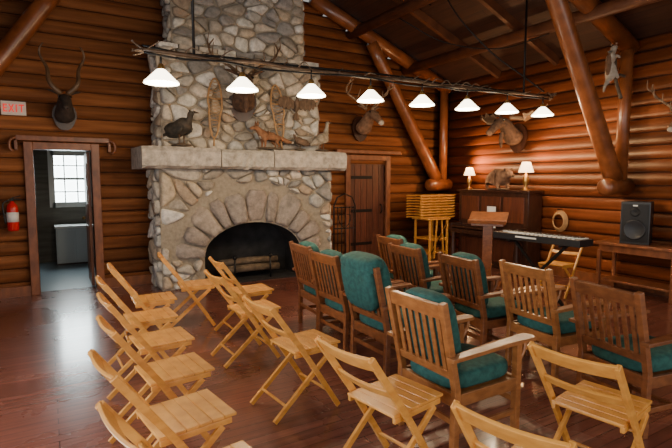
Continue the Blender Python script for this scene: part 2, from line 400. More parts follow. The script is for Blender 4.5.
def emit_stone(mb,poly,O,U,N,mat,depth,rnd,gap=.012,soft=2):
    Z=V((0,0,1))
    cx=sum(p[0] for p in poly)/len(poly);cy=sum(p[1] for p in poly)/len(poly)
    r=sum(math.hypot(p[0]-cx,p[1]-cy) for p in poly)/len(poly)
    if r<.02: return
    f=max(.5,1-gap/r*1.2)
    P=[(cx+(p[0]-cx)*f+rnd.uniform(-.006,.006),cy+(p[1]-cy)*f+rnd.uniform(-.006,.006)) for p in poly]
    for _ in range(soft):
        Q=[]
        for i in range(len(P)):
            a=P[i];b=P[(i+1)%len(P)]
            Q+=[(a[0]*.8+b[0]*.2,a[1]*.8+b[1]*.2),(a[0]*.2+b[0]*.8,a[1]*.2+b[1]*.8)]
        P=Q
    n=len(P); dd=depth*(.6+.8*rnd.random()); tx,ty=rnd.uniform(-.25,.25),rnd.uniform(-.25,.25)
    vs=[];
    for sc,d in((1.0,-.01),(.99,.35),(.93,.72),(.75,.93),(.4,1.0)):
        for p in P:
            x=cx+(p[0]-cx)*sc;y=cy+(p[1]-cy)*sc
            z=dd*d+((x-cx)*tx+(y-cy)*ty)*(1 if d>.3 else 0)+ (rnd.uniform(-.004,.004) if d>.5 else 0)
            vs.append(O+U*x+Z*y+N*z)
    fs=[]
    for k in range(4):
        for i in range(n):
            j=(i+1)%n; fs.append((k*n+i,k*n+j,(k+1)*n+j,(k+1)*n+i))
    fs.append(tuple(4*n+i for i in range(n)))
    mb.add(vs,fs,mat,True)
FX0,FX1,FY=1.38,4.17,7.2
ax,aw,asp,ar=2.8,.80,.44,.50
def archz(x):
    t=(x-ax)/aw
    return None if abs(t)>=1 else asp+ar*math.sqrt(1-t*t)
mb=MB()
xs=[FX0]+[ax-aw]+[ax-aw*math.cos(math.pi*i/20) for i in range(1,20)]+[ax+aw,FX1]
for i in range(len(xs)-1):
    x0,x1=xs[i],xs[i+1]; mid=(x0+x1)/2
    inside=abs(mid-ax)<aw
    z0=(archz(x0) or asp) if inside else 0; z1=(archz(x1) or asp) if inside else 0
    mb.add([(x0,FY,z0),(x1,FY,z1),(x1,FY,1.78),(x0,FY,1.78)],[(0,1,2,3)],M_mortar)
    if inside: mb.add([(x0,FY,z0),(x1,FY,z1),(x1,FY+.6,z1),(x0,FY+.6,z0)],[(0,1,2,3)],M_soot)
for x in(ax-aw,ax+aw): mb.add([(x,FY,0),(x,FY,asp),(x,FY+.6,asp),(x,FY+.6,0)],[(0,1,2,3)],M_soot)
mb.bx(ax-aw,ax+aw,FY+.6,FY+.65,0,1.0,M_soot)
mb.bx(ax-aw,ax+aw,FY-.02,FY+.6,0.0,.02,M_soot)
for x in(FX0,FX1): mb.add([(x,FY,0),(x,FY,1.78),(x,7.88,1.78),(x,7.88,0)],[(0,1,2,3)],M_mortar)
def ex1(u,z):
    x=FX0+u
    if z<asp: return abs(x-ax)<aw+.02
    return ((x-ax)/(aw+.52))**2+((z-asp)/(ar+.62))**2<1
stones(mb,(FX0,FY,0),(1,0,0),(0,-1,0),FX1-FX0,1.77,.195,M_stone,ex1,1.35,.075,3)
stones(mb,(FX0,7.87,0),(0,-1,0),(-1,0,0),7.87-FY,1.77,.19,M_stone,None,1.3,.05,4)
stones(mb,(FX1,FY,0),(0,1,0),(1,0,0),7.87-FY,1.77,.19,M_stone,None,1.3,.05,5)
rnd=random.Random(9)
nv=11; angs=[math.pi*i/nv+ (rnd.uniform(-.05,.05) if 0<i<nv else 0) for i in range(nv+1)]
for i in range(nv):
    a0,a1=angs[i],angs[i+1]; ol=rnd.uniform(.40,.54); oz=ol+.10
    P=[]
    for a_ in(a0,(a0+a1)/2,a1): P.append((ax+aw*math.cos(a_)-FX0,asp+ar*math.sin(a_)))
    for a_ in(a1,a0): P.append((ax+(aw+ol)*math.cos(a_)-FX0,asp+(ar+oz)*math.sin(a_)))
    P=[(min(max(p[0],.02),FX1-FX0-.02),p[1]) for p in P]
    emit_stone(mb,P,V((FX0,FY,0)),V((1,0,0)),V((0,-1,0)),M_vous,.085,rnd,.02,1)
UX0,UX1,UY,UZ=1.46,4.02,7.35,3.5
mb.bx(UX0,UX1,UY,7.88,2.0,UZ,M_mortar)
stones(mb,(UX0,UY,2.04),(1,0,0),(0,-1,0),UX1-UX0,UZ-2.04,.185,M_stone,None,1.35,.065,6)
stones(mb,(UX0,7.87,2.04),(0,-1,0),(-1,0,0),7.87-UY,UZ-2.04,.18,M_stone,None,1.3,.05,7)
stones(mb,(UX1,UY,2.04),(0,1,0),(1,0,0),7.87-UY,UZ-2.04,.18,M_stone,None,1.3,.05,71)
TX0,TX1,TY,TZ=1.66,3.8,7.45,4.92
mb.bx(TX0,TX1,TY,7.88,UZ,TZ,M_mortar)
stones(mb,(TX0,TY,UZ),(1,0,0),(0,-1,0),TX1-TX0,TZ-UZ,.17,M_stone,None,1.6,.06,8)
stones(mb,(TX0,7.87,UZ),(0,-1,0),(-1,0,0),7.87-TY,TZ-UZ,.17,M_stone,None,1.3,.05,10)
stones(mb,(TX1,TY,UZ),(0,1,0),(1,0,0),7.87-TY,TZ-UZ,.17,M_stone,None,1.3,.05,11)
for i in range(9):
    x0=UX0-.02+i*(UX1-UX0+.04)/9; mb.box((x0+.145,UY+.06,UZ+.015),(.27,.16,.07),M_stone,Matrix.Rotation(rnd.uniform(-.06,.06),3,'Z'))
for (x0,x1,hh) in((1.12,2.2,.0),(2.215,3.03,-.015),(3.045,4.34,.0)):
    nx=14; vs=[];fs=[]
    for i in range(nx+1):
        x=x0+(x1-x0)*i/nx
        for (yy,zz) in((7.88,1.76),(7.0,1.76),(6.94,1.80),(6.93,2.0),(6.97,2.06+hh),(7.88,2.07+hh)):
            j=rnd.uniform(-.014,.014) if yy<7.5 else 0
            vs.append((x,yy+j,zz+j*.6))
    for i in range(nx):
        for k in range(6):
            k2=(k+1)%6; fs.append((i*6+k,i*6+k2,(i+1)*6+k2,(i+1)*6+k))
    fs.append(tuple(range(6))); fs.append(tuple(nx*6+k for k in range(6)))
    mb.add(vs,fs,M_mant,False)
mb.obj('stone_fireplace')
mb=MB()
for x in(2.5,3.1):
    mb.beam((x,7.3,.1),(x,7.68,.1),.03,.03,M_iron); mb.tube([(x,7.3,.02),(x,7.3,.36)],.015,M_iron); mb.ball((x,7.3,.38),.035,M_iron); mb.tube([(x,7.65,.02),(x,7.65,.1)],.015,M_iron)
for (y,z,r) in((7.42,.17,.06),(7.56,.17,.065),(7.49,.28,.055)):
    mb.tube([(2.3,y,z),(2.8,y+.01,z+.01),(3.3,y,z)],[r,r*1.05,r*.95],M_ash,12)
mb.obj('fireplace_grate')
mb=MB(); cx,cy=4.5,7.25
mb.tube([(cx-.22,cy,.0),(cx-.22,cy,1.15),(cx-.15,cy,1.3),(cx,cy,1.36),(cx+.15,cy,1.3),(cx+.22,cy,1.15),(cx+.22,cy,0)],.013,M_iron)
mb.tube([(cx-.22,cy,.75),(cx+.22,cy,.75)],.01,M_iron); mb.tube([(cx-.22,cy,1.12),(cx+.22,cy,1.12)],.01,M_iron)
mb.tube([(cx-.22,cy,.06),(cx+.22,cy,.06)],.012,M_iron)
for i in range(5):
    x=cx-.16+.08*i; mb.tube([(x,cy-.03,.1+.03*i),(x,cy-.03,1.1)],.008,M_iron); mb.ball((x,cy-.03,1.12),.018,M_iron)
    if i%2: mb.box((x,cy-.03,.15),(.06,.02,.13),M_iron)
for s in(-1,1):
    mb.beam((cx+s*.22,cy-.15,.012),(cx+s*.22,cy+.15,.012),.03,.02,M_iron)
    mb.tube(curve_pts([(cx,cy,.75),(cx+s*.1,cy,.85),(cx+s*.12,cy,.98),(cx+s*.04,cy,1.0)],4),.007,M_iron)
mb.obj('fire_tool_rack')

# ------------------------------------------------------------ seating
def folding_mesh():
    mb=MB(); w=.20
    for s in(-1,1):
        y=s*w
        mb.beam((-.30,y,.79),(-.05,y,.44),.022,.036,M_fold,side=(1,0,0)); mb.beam((-.055,y,.447),(.225,y,.012),.022,.036,M_fold,side=(1,0,0))
        mb.beam((.19,y-s*.028,.415),(-.27,y-s*.028,.012),.02,.034,M_fold,side=(1,0,0))
        mb.beam((-.11,y-s*.035,.425),(.24,y-s*.035,.43),.02,.03,M_fold)
    for i in range(6):
        x=-.115+i*.064; mb.box((x+.03,0,.448+.004*i*.3),(.062,.345,.016),M_fold)
    def bk(z0,z1,th=.016):
        t=lambda z:(.79-z)/(.35)
        zm=(z0+z1)/2; xm=-.30+.25*t(zm); ang=math.atan2(.25,.35); hgt=(z1-z0)/math.cos(ang)
        R=Matrix.Rotation(-ang,3,'Y')
        n=8
        vs=[];fs=[]
        for i in range(n+1):
            y=-w+2*w*i/n; bow=-.018*(1-(2*i/n-1)**2)
            for a_,b_ in((-th/2,-hgt/2),(th/2,-hgt/2),(th/2,hgt/2),(-th/2,hgt/2)):
                q=R@V((a_+bow,0,b_)); vs.append((xm+q.x,y,zm+q.z))
        for i in range(n):
            for k in range(4):
                k2=(k+1)%4; fs.append((i*4+k,(i+1)*4+k,(i+1)*4+k2,i*4+k2))
        fs.append((0,1,2,3)); fs.append(tuple(n*4+k for k in range(4)))
        mb.add(vs,fs,M_fold)
    bk(.725,.795); bk(.565,.605)
    mb.tube([(.15,-w,.13),(.15,w,.13)],.011,M_fold); mb.tube([(-.18,-w+.03,.1),(-.18,w-.03,.1)],.011,M_fold)
    mb.tube([(-.03,-w,.405),(-.03,w,.405)],.009,M_fold)
    return mb
FC=[(1.32,5.38,-6),(1.74,4.80,0),(1.50,4.10,2),(1.47,3.02,5),(1.49,1.99,9),(1.58,1.12,15),(2.36,1.37,9),
    (.78,4.92,-2),(.64,4.28,2),(.60,3.62,4),(.55,2.98,6),(.47,2.36,8),(.46,1.75,10)]
src=None
for i,(x,y,r) in enumerate(FC):
    if src is None: src=folding_mesh().obj('folding_chair',(x,y,0),math.radians(r),bevel=.003)
    else: inst(src,'folding_chair.%03d'%i,(x,y,0),math.radians(r))
inst(src,'folding_chair.%03d'%len(FC),(6.1,4.15,0),math.radians(188))
def arm_mesh(wood,kind):
    mb=MB(); w=.242; TH=.93; XT=-.355
    for s in(-1,1):
        y=s*w
        mb.beam((-.25,y,0),(-.24,y,.42),.04,.042,wood,side=(1,0,0)); mb.beam((-.24,y,.41),(XT,y,TH),.04,.042,wood,side=(1,0,0))
        mb.beam((.27,y,0),(.27,y,.60),.042,.042,wood,side=(1,0,0))
        mb.poly([(-.32,y+s*.03-.03,.60),(-.32,y+s*.03+.03,.60),(.1,y+s*.01+.045,.612),(.37,y+s*.01+.05,.615),(.4,y+s*.01,.615),(.37,y+s*.01-.05,.615),(.1,y+s*.01-.045,.612)],(0,0,.024),wood)
        mb.beam((-.24,y,.35),(.27,y,.35),.025,.075,wood); mb.beam((-.245,y,.17),(.27,y,.17),.02,.035,wood)
        mb.tube(curve_pts([(.28,y,.48),(.33,y,.54),(.35,y,.61)],3),.014,wood,6)
    mb.beam((.27,-w,.35),(.27,w,.35),.03,.08,wood); mb.beam((-.24,-w,.35),(-.24,w,.35),.03,.08,wood)
    mb.beam((.27,-w,.24),(.27,w,.24),.02,.035,wood); mb.beam((-.245,-w,.22),(-.245,w,.22),.02,.035,wood); mb.beam((0,-w,.17),(0,w,.17),.035,.02,wood)
    k=(-.24-XT)/(TH-.41)
    def bx_(z): return -.24-(z-.41)*k
    R=Matrix.Rotation(-math.atan(k),3,'Y')
    mb.box((bx_(.875),0,.875),(.03,2*w-.04,.085),wood,R); mb.box((bx_(.50),0,.50),(.026,2*w-.04,.05),wood,R)
    ns=7 if kind!='C' else 5
    for i in range(ns):
        y=-w+2*w*(i+1)/(ns+1); mb.box((bx_(.675),y,.675),(.012,.032,.36),wood,R)
    mb.box((.015,0,.365),(.5,2*w-.03,.02),wood)
    mb.ball((.02,0,.435),1,M_green,24,(.275,w-.02,.062),.45)
    if kind in 'AC':
        hh=.25 if kind=='A' else .28; zc=.70 if kind=='A' else .72
        mb.ball((bx_(zc)+.085,0,zc),1,M_green,24,(.075,w-.04 if kind=='A' else w-.01,hh),.5,R)
    if kind=='C':
        mb.ball((bx_(.95)+.03,0,.93),1,M_green,20,(.10,w-.005,.075),.6,R)
        mb.ball((bx_(.75)-.03,0,.75),1,M_green,20,(.05,w-.02,.20),.5,R)
    return mb
AC=[(2.18,2.17,0,'oak','A'),(3.41,1.70,-10,'oakd','B'),(3.60,2.48,-6,'oak','B'),(3.46,3.08,-6,'oakd','A'),(2.50,3.24,0,'oakd','C'),
    (2.52,3.88,0,'oakd','A'),(2.62,4.53,-4,'oakd','A'),(3.47,3.86,-3,'oakd','A'),(3.82,4.56,-5,'oakd','A')]
srcs={}
for i,(x,y,r,wd,k) in enumerate(AC):
    nm='armchair' if i==0 else 'armchair.%03d'%i
    if (wd,k) not in srcs: srcs[(wd,k)]=arm_mesh(M_oak if wd=='oak' else M_oakd,k).obj(nm,(x,y,0),math.radians(r),bevel=.004)
    else: inst(srcs[(wd,k)],nm,(x,y,0),math.radians(r))

# ------------------------------------------------------------ chandelier rail
LY=4.7
def lz(x): return 2.82-.07*(6.3-x)/5.4
mb=MB(); rnd=random.Random(3)
for off,r in((0,.020),(.035,.012),(-.03,.010)):
    pts=[(.80+i*.355,LY+rnd.uniform(-.02,.02)+off*.5,lz(.80+i*.355)+off+rnd.uniform(-.015,.015)) for i in range(17)]
    p=curve_pts(pts,3); mb.tube(p,r,M_iron if off else M_hornd,8)
for i in range(34):
    x=.82+i*.168; s=rnd.choice((-1,1)); LZ=lz(x)
    mb.tube(curve_pts([(x,LY,LZ),(x+.06,LY+s*.03,LZ+rnd.uniform(.02,.07)),(x+.13,LY+s*.05,LZ+rnd.uniform(.0,.1))],3),taper(7,.010,.003),M_hornd,5)
for ex,s in((.82,-1),(6.48,1)):
    LZ=lz(ex)
    for k in range(6):
        a=rnd.uniform(-.6,1.0); mb.tube(curve_pts([(ex,LY,LZ),(ex+s*.06,LY+rnd.uniform(-.04,.04),LZ+a*.05),(ex+s*.11,LY+rnd.uniform(-.06,.06),LZ+a*.1)],3),taper(7,.014,.005),M_hornd,6)
for x in(1.25,5.92):
    mb.tube([(x,LY,lz(x)),(x,LY,roofz(x)-.02)],.014,M_iron,8)
for i in range(8):
    x=.95+i*.772; dz=lz(x)-2.82
    mb.tube([(x,LY,lz(x)),(x,LY,2.68+dz)],.009,M_iron,8)
    mb.lathe([(.018,2.72+dz),(.03,2.70+dz),(.032,2.67+dz)],(x,LY,0),M_brass,14)
    q=.88;prof=[(.03*q,2.675+dz),(.05*q,2.665+dz),(.09*q,2.63+dz),(.14*q,2.585+dz),(.172*q,2.56+dz),(.178*q,2.545+dz),(.170*q,2.552+dz),(.13*q,2.58+dz),(.08*q,2.625+dz),(.03*q,2.66+dz)]
    mb.lathe(prof,(x,LY,0),M_shade,24)
    mb.ball((x,LY,2.60+dz),.032,M_bulb,10)
mb.obj('branch_chandelier')
for i in range(8):
    x=.95+i*.772
    l=bpy.data.lights.new('chandelier_bulb','POINT'); l.energy=32; l.color=(1,.74,.45); l.shadow_soft_size=.06
    o=bpy.data.objects.new('chandelier_bulb_light',l); o.location=(x,LY,2.50+lz(x)-2.82); bpy.context.scene.collection.objects.link(o)
mb=MB()
mb.tube(curve_pts([(4.25,6.2,roofz(4.25)-.1),(4.45,6.15,4.42),(4.8,6.1,4.36),(5.15,6.05,4.45),(5.3,6.0,roofz(5.3)-.1)],6),.014,M_iron,6)
mb.tube(curve_pts([(5.2,5.6,roofz(5.2)-.1),(5.35,5.4,3.95),(5.7,5.1,3.45),(6.1,4.9,3.15),(6.4,4.72,2.9)],6),.012,M_iron,6)
mb.tube(curve_pts([(5.0,6.4,roofz(5.0)-.35),(5.6,6.0,roofz(5.6)-.5),(6.2,5.4,roofz(6.2)-.42),(6.3,4.6,roofz(6.3)-.34)],6),.009,M_iron,6)
mb.obj('hanging_cable')

# ------------------------------------------------------------ taxidermy
def head_base(mb,fur,muz=None,scale=1.0,plaque=True,beard=False):
    S=scale
    if plaque:
        pts=[(0,.17*math.cos(t)*S*(1 if math.sin(t)>-.2 else .9),(.22*math.sin(t)-.06)*S) for t in [2*math.pi*k/20 for k in range(20)]]
        mb.poly(pts,(.03,0,0),M_dark)
    vs=[(.03,0,-.10),(.14,0,-.04),(.25,0,.07),(.33,0,.16),(.42,0,.15),(.53,0,.06),(.62,0,-.01),(.65,0,-.03)]
    rd=[(.17,.15),(.15,.125),(.115,.10),(.10,.095),(.085,.08),(.062,.058),(.055,.05),(.04,.035)]
    mb.skin([V(v)*S for v in vs],[(i,i+1) for i in range(7)],[(a*S,b*S) for a,b in rd],fur,2)
    for s in(-1,1):
        mb.tube(curve_pts([V((.30,s*.07,.22))*S,V((.27,s*.15,.27))*S,V((.27,s*.24,.29))*S],4),[x*S for x in(.02,.03,.04,.043,.045,.042,.035,.022,.006)],fur,8,.4)
        mb.ball(V((.42,s*.078,.18))*S,.017*S,M_eye,8)
        mb.ball(V((.655,s*.022,-.015))*S,.012*S,M_eye,6)
    if muz: mb.ball(V((.625,0,-.015))*S,.052*S,muz,10,(1,1,.9))
    if beard: mb.skin([V((.36,0,.02))*S,V((.38,0,-.12))*S,V((.37,0,-.22))*S],[(0,1),(1,2)],[.03*S,.035*S,.012*S],fur,2)
def antler(mb,base,s,S,mat,tines=4,up=.6,out=.4):
    b=V(base)
    P=curve_pts([b,b+V((-.08,s*out*.35,up*.3))*S,b+V((-.14,s*out*.85,up*.6))*S,b+V((-.04,s*out*1.0,up*.85))*S,b+V((.08,s*out*.85,up*1.05))*S],4)
    mb.tube(P,taper(len(P),.028*S,.009*S),mat,8)
    for k in range(tines):
        i=int((k+.35)*(len(P)-2)/tines); p=P[i]
        mb.tube(curve_pts([p,p+V((.12,s*.02,.04))*S,p+V((.17,s*.0,.17))*S],3),taper(7,.018*S,.005*S),mat,6)
mb=MB(); head_base(mb,M_fur3,None,.9)
for s in(-1,1):
    P=[]
    for k in range(25):
        t=k/24; P.append(V((.27-.10*t+.05*math.sin(t*7),s*(.04+.20*math.sin(t*2.2)**1+.035*math.sin(t*9)),.21+.66*t)))
    mb.tube(P,taper(25,.036,.010),M_hornd,10)
mb.obj('antelope_trophy',(.27,7.86,2.54),-math.pi/2)
mb=MB(); head_base(mb,M_fur,None,1.25,True,True)
for s in(-1,1): antler(mb,(.36,s*.07,.30),s,.95,M_hornd,4,.45,.45)
mb.obj('elk_trophy',(2.66,7.27,2.84),-math.pi/2-.25)
mb=MB(); head_base(mb,M_fur2,M_pale,1.1)
for s in(-1,1): antler(mb,(.32,s*.06,.26),s,.95,M_horn,4,.5,.42)
mb.obj('deer_trophy',(5.22,7.86,2.64),-math.pi/2)
mb=MB(); head_base(mb,M_fur2,M_pale,.8)
for s in(-1,1): antler(mb,(.25,s*.05,.2),s,.8,M_horn,4,.5,.42)
mb.obj('deer_trophy.001',(7.33,3.18,2.25),math.pi)
mb=MB(); head_base(mb,M_fur,M_fur2,1.2,True,True)
for s in(-1,1):
    mb.tube(curve_pts([(.32,s*.07,.26),(.29,s*.18,.25),(.25,s*.32,.23)],3),taper(7,.03,.04),M_horn,8)
    o=[(.22,s*.30,.17),(.36,s*.40,.19),(.46,s*.44,.27),(.38,s*.47,.25),(.36,s*.56,.30),(.3,s*.56,.28),(.24,s*.66,.38),(.2,s*.62,.31),(.12,s*.66,.42),(.1,s*.58,.34),(.02,s*.58,.40),(.06,s*.46,.31),(.12,s*.36,.26)]
    mb.poly(o,(0,0,.03),M_horn)
mb.obj('moose_trophy',(7.33,5.9,2.42),math.pi)
def bird(name,loc,rot,body,S,long=False,chest=None):
    mb=MB()
    nk=.34 if long else .22
    vs=[(0,0,.16),(-.12,0,.13),(-.26,0,.06 if long else .10),(.08,0,.22),(.12,0,nk+.02),(.12,0,nk+.08),(.17,0,nk+.085)]
    mb.skin([V(v)*S for v in vs],[(0,1),(1,2),(0,3),(3,4),(4,5),(5,6)],[x*S for x in(.085,.06,.022,.055,.025,.036,.02)],body,2)
    mb.tube([V((.18,0,nk+.085))*S,V((.24,0,nk+.075))*S],[.012*S,.003*S],M_hornd,6)
    for s in(-1,1):
        mb.ball(V((-.04,s*.065,.16))*S,1,body,12,(.13*S,.022*S,.06*S)); mb.ball(V((.145,s*.028,nk+.1))*S,.007*S,M_eye,6)
        mb.tube([V((.0,s*.03,.10))*S,V((.0,s*.03,.01))*S],.008*S,M_hornd,6); mb.tube([V((-.02,s*.03,.012))*S,V((.05,s*.03,.012))*S],.008*S,M_hornd,6)
    mb.ball((0,0,0),1,M_ash,12,(.13*S,.08*S,.02))
    return mb.obj(name,loc,rot)
bird('stuffed_crow',(1.68,7.08,2.088),math.radians(-60),M_feath,1.45)
bird('stuffed_heron',(3.95,7.08,2.088),math.radians(20),M_feath2,1.1,True)
bird('stuffed_duck',(3.55,7.08,2.088),math.radians(170),M_feath3,.75)
def quad(name,loc,rot,fur,belly,S,pose='stand'):
    mb=MB()
    vs=[(0,0,.22),(.13,0,.23),(.23,0,.30),(.29,0,.36),(.37,0,.34),(.42,0,.32),(-.13,0,.22),(-.22,0,.20),(-.36,0,.14),(-.50,0,.12),
        (.14,.05,.14),(.13,.055,.07),(.14,.055,.014),(.17,.055,.012),(.14,-.05,.14),(.13,-.055,.07),(.14,-.055,.014),(.17,-.055,.012),
        (-.13,.06,.15),(-.10,.065,.10),(-.17,.065,.06),(-.15,.065,.012),(-.13,-.06,.15),(-.10,-.065,.10),(-.17,-.065,.06),(-.15,-.065,.012)]
    ed=[(0,1),(1,2),(2,3),(3,4),(4,5),(0,6),(6,7),(7,8),(8,9),(1,10),(10,11),(11,12),(12,13),(1,14),(14,15),(15,16),(16,17),(6,18),(18,19),(19,20),(20,21),(6,22),(22,23),(23,24),(24,25)]
    rd=[.075,.08,.055,.055,.03,.018,.075,.035,.05,.02]+[.035,.02,.015,.014]*2+[.045,.03,.016,.016]*2
    mb.skin([V(v)*S for v in vs],ed,[r*S for r in rd],fur,2)
    for s in(-1,1):
        mb.lathe([(.026*S,.39*S),(.018*S,.43*S),(.003*S,.47*S)],(.275*S,s*.035*S,0),fur,8)
        mb.ball(V((.345,s*.03,.365))*S,.008*S,M_eye,6)
    mb.ball(V((.435,0,.32))*S,.011*S,M_eye,6); mb.ball(V((.17,0,.22))*S,1,belly,10,(.06*S,.05*S,.07*S)); mb.ball(V((-.5,0,.12))*S,1,belly,10,(.05*S,.025*S,.025*S))
    mb.ball((0,0,-.005),1,M_ash,14,(.30*S,.11*S,.022))
    return mb.obj(name,loc,rot)
quad('stuffed_fox',(3.02,7.07,2.093),math.radians(190),M_fox,M_pale,.85)
def hawk(name,loc,rot,body,S):
    mb=MB()
    vs=[(.12,0,0),(.10,0,-.12),(.07,0,-.22),(.14,0,.11),(.17,0,.19),(.22,0,.20)]
    mb.skin([V(v)*S for v in vs],[(0,1),(1,2),(0,3),(3,4),(4,5)],[x*S for x in(.075,.06,.03,.05,.045,.022)],body,2)
    mb.tube([V((.235,0,.195))*S,V((.265,0,.17))*S],[.012*S,.004*S],M_hornd,6)
    mb.poly([V(p)*S for p in((.07,-.03,-.2),(.06,-.10,-.40),(.06,0,-.43),(.06,.10,-.40),(.07,.03,-.2))],V((.015,0,0))*S,body)
    for s in(-1,1):
        mb.ball(V((.205,s*.035,.215))*S,.009*S,M_eye,6)
        out=[(.10,s*.05,.06),(.10,s*.2,.16),(.11,s*.36,.20),(.12,s*.52,.13),(.12,s*.60,-.02),(.12,s*.53,-.03),(.12,s*.5,-.12),(.11,s*.44,-.07),(.11,s*.38,-.17),(.11,s*.32,-.10),(.10,s*.25,-.17),(.10,s*.18,-.10),(.10,s*.12,-.15),(.10,s*.05,-.08)]
        mb.poly([V(p)*S for p in out],V((.018,0,0))*S,body)
    mb.beam((0,0,-.05*S),(.10*S,0,-.05*S),.03,.03,M_dark); mb.ball((.015,0,-.05*S),1,M_dark,12,(.015,.07,.09))
    return mb.obj(name,loc,rot)
hawk('mounted_grouse',(3.55,7.26,2.82),-math.pi/2,M_feath3,.6)
mb=MB()
vs=[(0,0,0),(-.02,0,.10),(.02,0,.20),(.06,0,.28),(.12,0,.30),(.02,0,-.10),(.0,0,-.18),(-.08,0,-.26),(-.10,0,-.36),
    (.06,.05,.16),(.12,.06,.14),(.06,-.05,.16),(.12,-.06,.14),(.07,.06,-.10),(.12,.06,-.14),(.07,-.06,-.10),(.12,-.06,-.14)]
ed=[(0,1),(1,2),(2,3),(3,4),(0,5),(5,6),(6,7),(7,8),(1,9),(9,10),(1,11),(11,12),(5,13),(13,14),(5,15),(15,16)]
mb.skin(vs,ed,[.055,.05,.045,.042,.02,.06,.04,.022,.012,.022,.016,.022,.016,.03,.018,.03,.018],M_pale,2)
for s in(-1,1): mb.ball((.05,s*.034,.325),.016,M_fur2,8); mb.ball((.105,s*.026,.315),.008,M_eye,6)
mb.ball((.145,0,.298),.01,M_eye,6); mb.ball((-.03,0,.03),1,M_fur2,12,(.05,.045,.16))
mb.tube(curve_pts([(.12,-.12,-.42),(.13,-.02,-.15),(.14,.02,.15),(.16,.10,.36)],5),taper(16,.026,.014),M_ash,8)
mb.tube(curve_pts([(.14,0,-.1),(.25,.0,-.06),(.40,.0,-.06)],4),.02,M_ash,8)
mb.obj('stuffed_ermine',(6.76,3.96,3.15))
bpy.data.objects['stuffed_ermine'].rotation_euler=(0,math.radians(4),0)
def snowshoe(name,c,tilt):
    mb=MB(); L=.44;W=.11
    P=[V((W*math.sin(t)*(1 if math.cos(t)>0 else .75),0,L*math.cos(t))) for t in [2*math.pi*k/28 for k in range(29)]]
    mb.tube(P,.014,M_wick,6); mb.tube([V((0,0,-L)),V((0,0,-L-.12))],.014,M_wick,6)
    for z in(-.18,.14): mb.tube([V((-W*.85,0,z)),V((W*.85,0,z))],.009,M_wick,6)
    for k in range(-6,8):
        z=k*.05; mb.tube([V((-W*.8,0,z)),V((W*.8,0,z+.06))],.003,M_wick,4); mb.tube([V((-W*.8,0,z+.06)),V((W*.8,0,z))],.003,M_wick,4)
    o=mb.obj(name,c); o.rotation_euler=(math.radians(-4),tilt,0); return o
snowshoe('snowshoe',(2.20,7.20,2.66),.06); snowshoe('snowshoe.001',(3.22,7.20,2.66),-.08)

# ------------------------------------------------------------ piano group
mb=MB(); x0,x1,y0,y1=6.78,7.32,5.35,6.95
mb.bx(x0+.18,x1,y0,y1,0.04,1.38,M_dark); mb.bx(x0+.14,x1,y0-.03,y1+.03,1.38,1.42,M_dark)
mb.bx(x0-.08,x0+.2,y0,y1,.60,.68,M_dark); mb.bx(x0-.09,x0+.18,y0+.02,y1-.02,.70,.73,M_dark)
mb.bx(x0-.08,x0+.18,y0,y0+.07,.6,.78,M_dark); mb.bx(x0-.08,x0+.18,y1-.07,y1,.6,.78,M_dark)
for y in(y0+.06,y1-.06):
    mb.lathe([(.03,0),(.045,.05),(.03,.1),(.05,.3),(.035,.5),(.05,.58),(.05,.6)],(x0-.02,y,0),M_dark,12); mb.bx(x0-.06,x0+.2,y-.05,y+.05,0,.05,M_dark)
for k in range(3):
    ya=y0+.08+k*.50; mb.bx(x0+.165,x0+.18,ya,ya+.44,.85,1.3,M_door)
mb.bx(x0+.165,x0+.18,y0+.1,y1-.1,.12,.52,M_door); mb.bx(x0+.1,x0+.165,y0+.4,y1-.4,.84,.86,M_dark)
for k in(-1,0,1): mb.box((x0+.13,6.15+k*.08,.06),(.12,.03,.012),M_brass)
mb.bx(x0+.18,x1,y0,y1,0,.04,M_dark)
mb.obj('upright_piano',bevel=.006)
def tlamp(name,x,y,S,e):
    mb=MB()
    mb.lathe([(0,0),(.07,0),(.07,.015),(.03,.03),(.02,.06),(.045,.12),(.05,.17),(.02,.23),(.012,.25),(.012,.30),(0,.30)],(0,0,0),M_brass,18)
    mb.lathe([(.11,.27),(.06,.42),(.057,.42),(.107,.27)],(0,0,0),M_lshade,20); mb.ball((0,0,.32),.025,M_bulb,8)
    mb.tube([(0,0,.3),(0,0,.43)],.004,M_brass,6)
    o=mb.obj(name,(x,y,1.422)); o.scale=(S,S,S)
    l=bpy.data.lights.new(name+'_bulb','POINT'); l.energy=e; l.color=(1,.55,.24); l.shadow_soft_size=.06
    q=bpy.data.objects.new(name+'_light',l); q.location=(x-.0,y,1.422+.50*S); bpy.context.scene.collection.objects.link(q)
tlamp('table_lamp',7.06,5.5,1.15,18); tlamp('table_lamp.001',7.12,6.85,1.0,34)
mb=MB()
vs=[(0,0,.16),(.14,0,.17),(.26,0,.21),(.34,0,.22),(.42,0,.18),(-.14,0,.15),(-.24,0,.12),(-.36,0,.06),
    (.14,.08,.10),(.15,.09,.015),(.19,.09,.012),(.14,-.08,.10),(.15,-.09,.015),(.19,-.09,.012),
    (-.14,.09,.09),(-.17,.1,.05),(-.13,.1,.012),(-.14,-.09,.09),(-.17,-.1,.05),(-.13,-.1,.012)]
ed=[(0,1),(1,2),(2,3),(3,4),(0,5),(5,6),(6,7),(1,8),(8,9),(9,10),(1,11),(11,12),(12,13),(5,14),(14,15),(15,16),(5,17),(17,18),(18,19)]
mb.skin(vs,ed,[.12,.11,.075,.065,.028,.12,.08,.03,.045,.025,.02,.045,.025,.02,.05,.03,.022,.05,.03,.022],M_fur2,2)
for s in(-1,1):
    mb.ball((.31,s*.055,.275),.022,M_fur,8); mb.ball((.385,s*.034,.225),.008,M_eye,6)
mb.ball((.445,0,.182),.014,M_eye,8)
mb.ball((0,0,.0),1,M_ash,14,(.3,.14,.015))
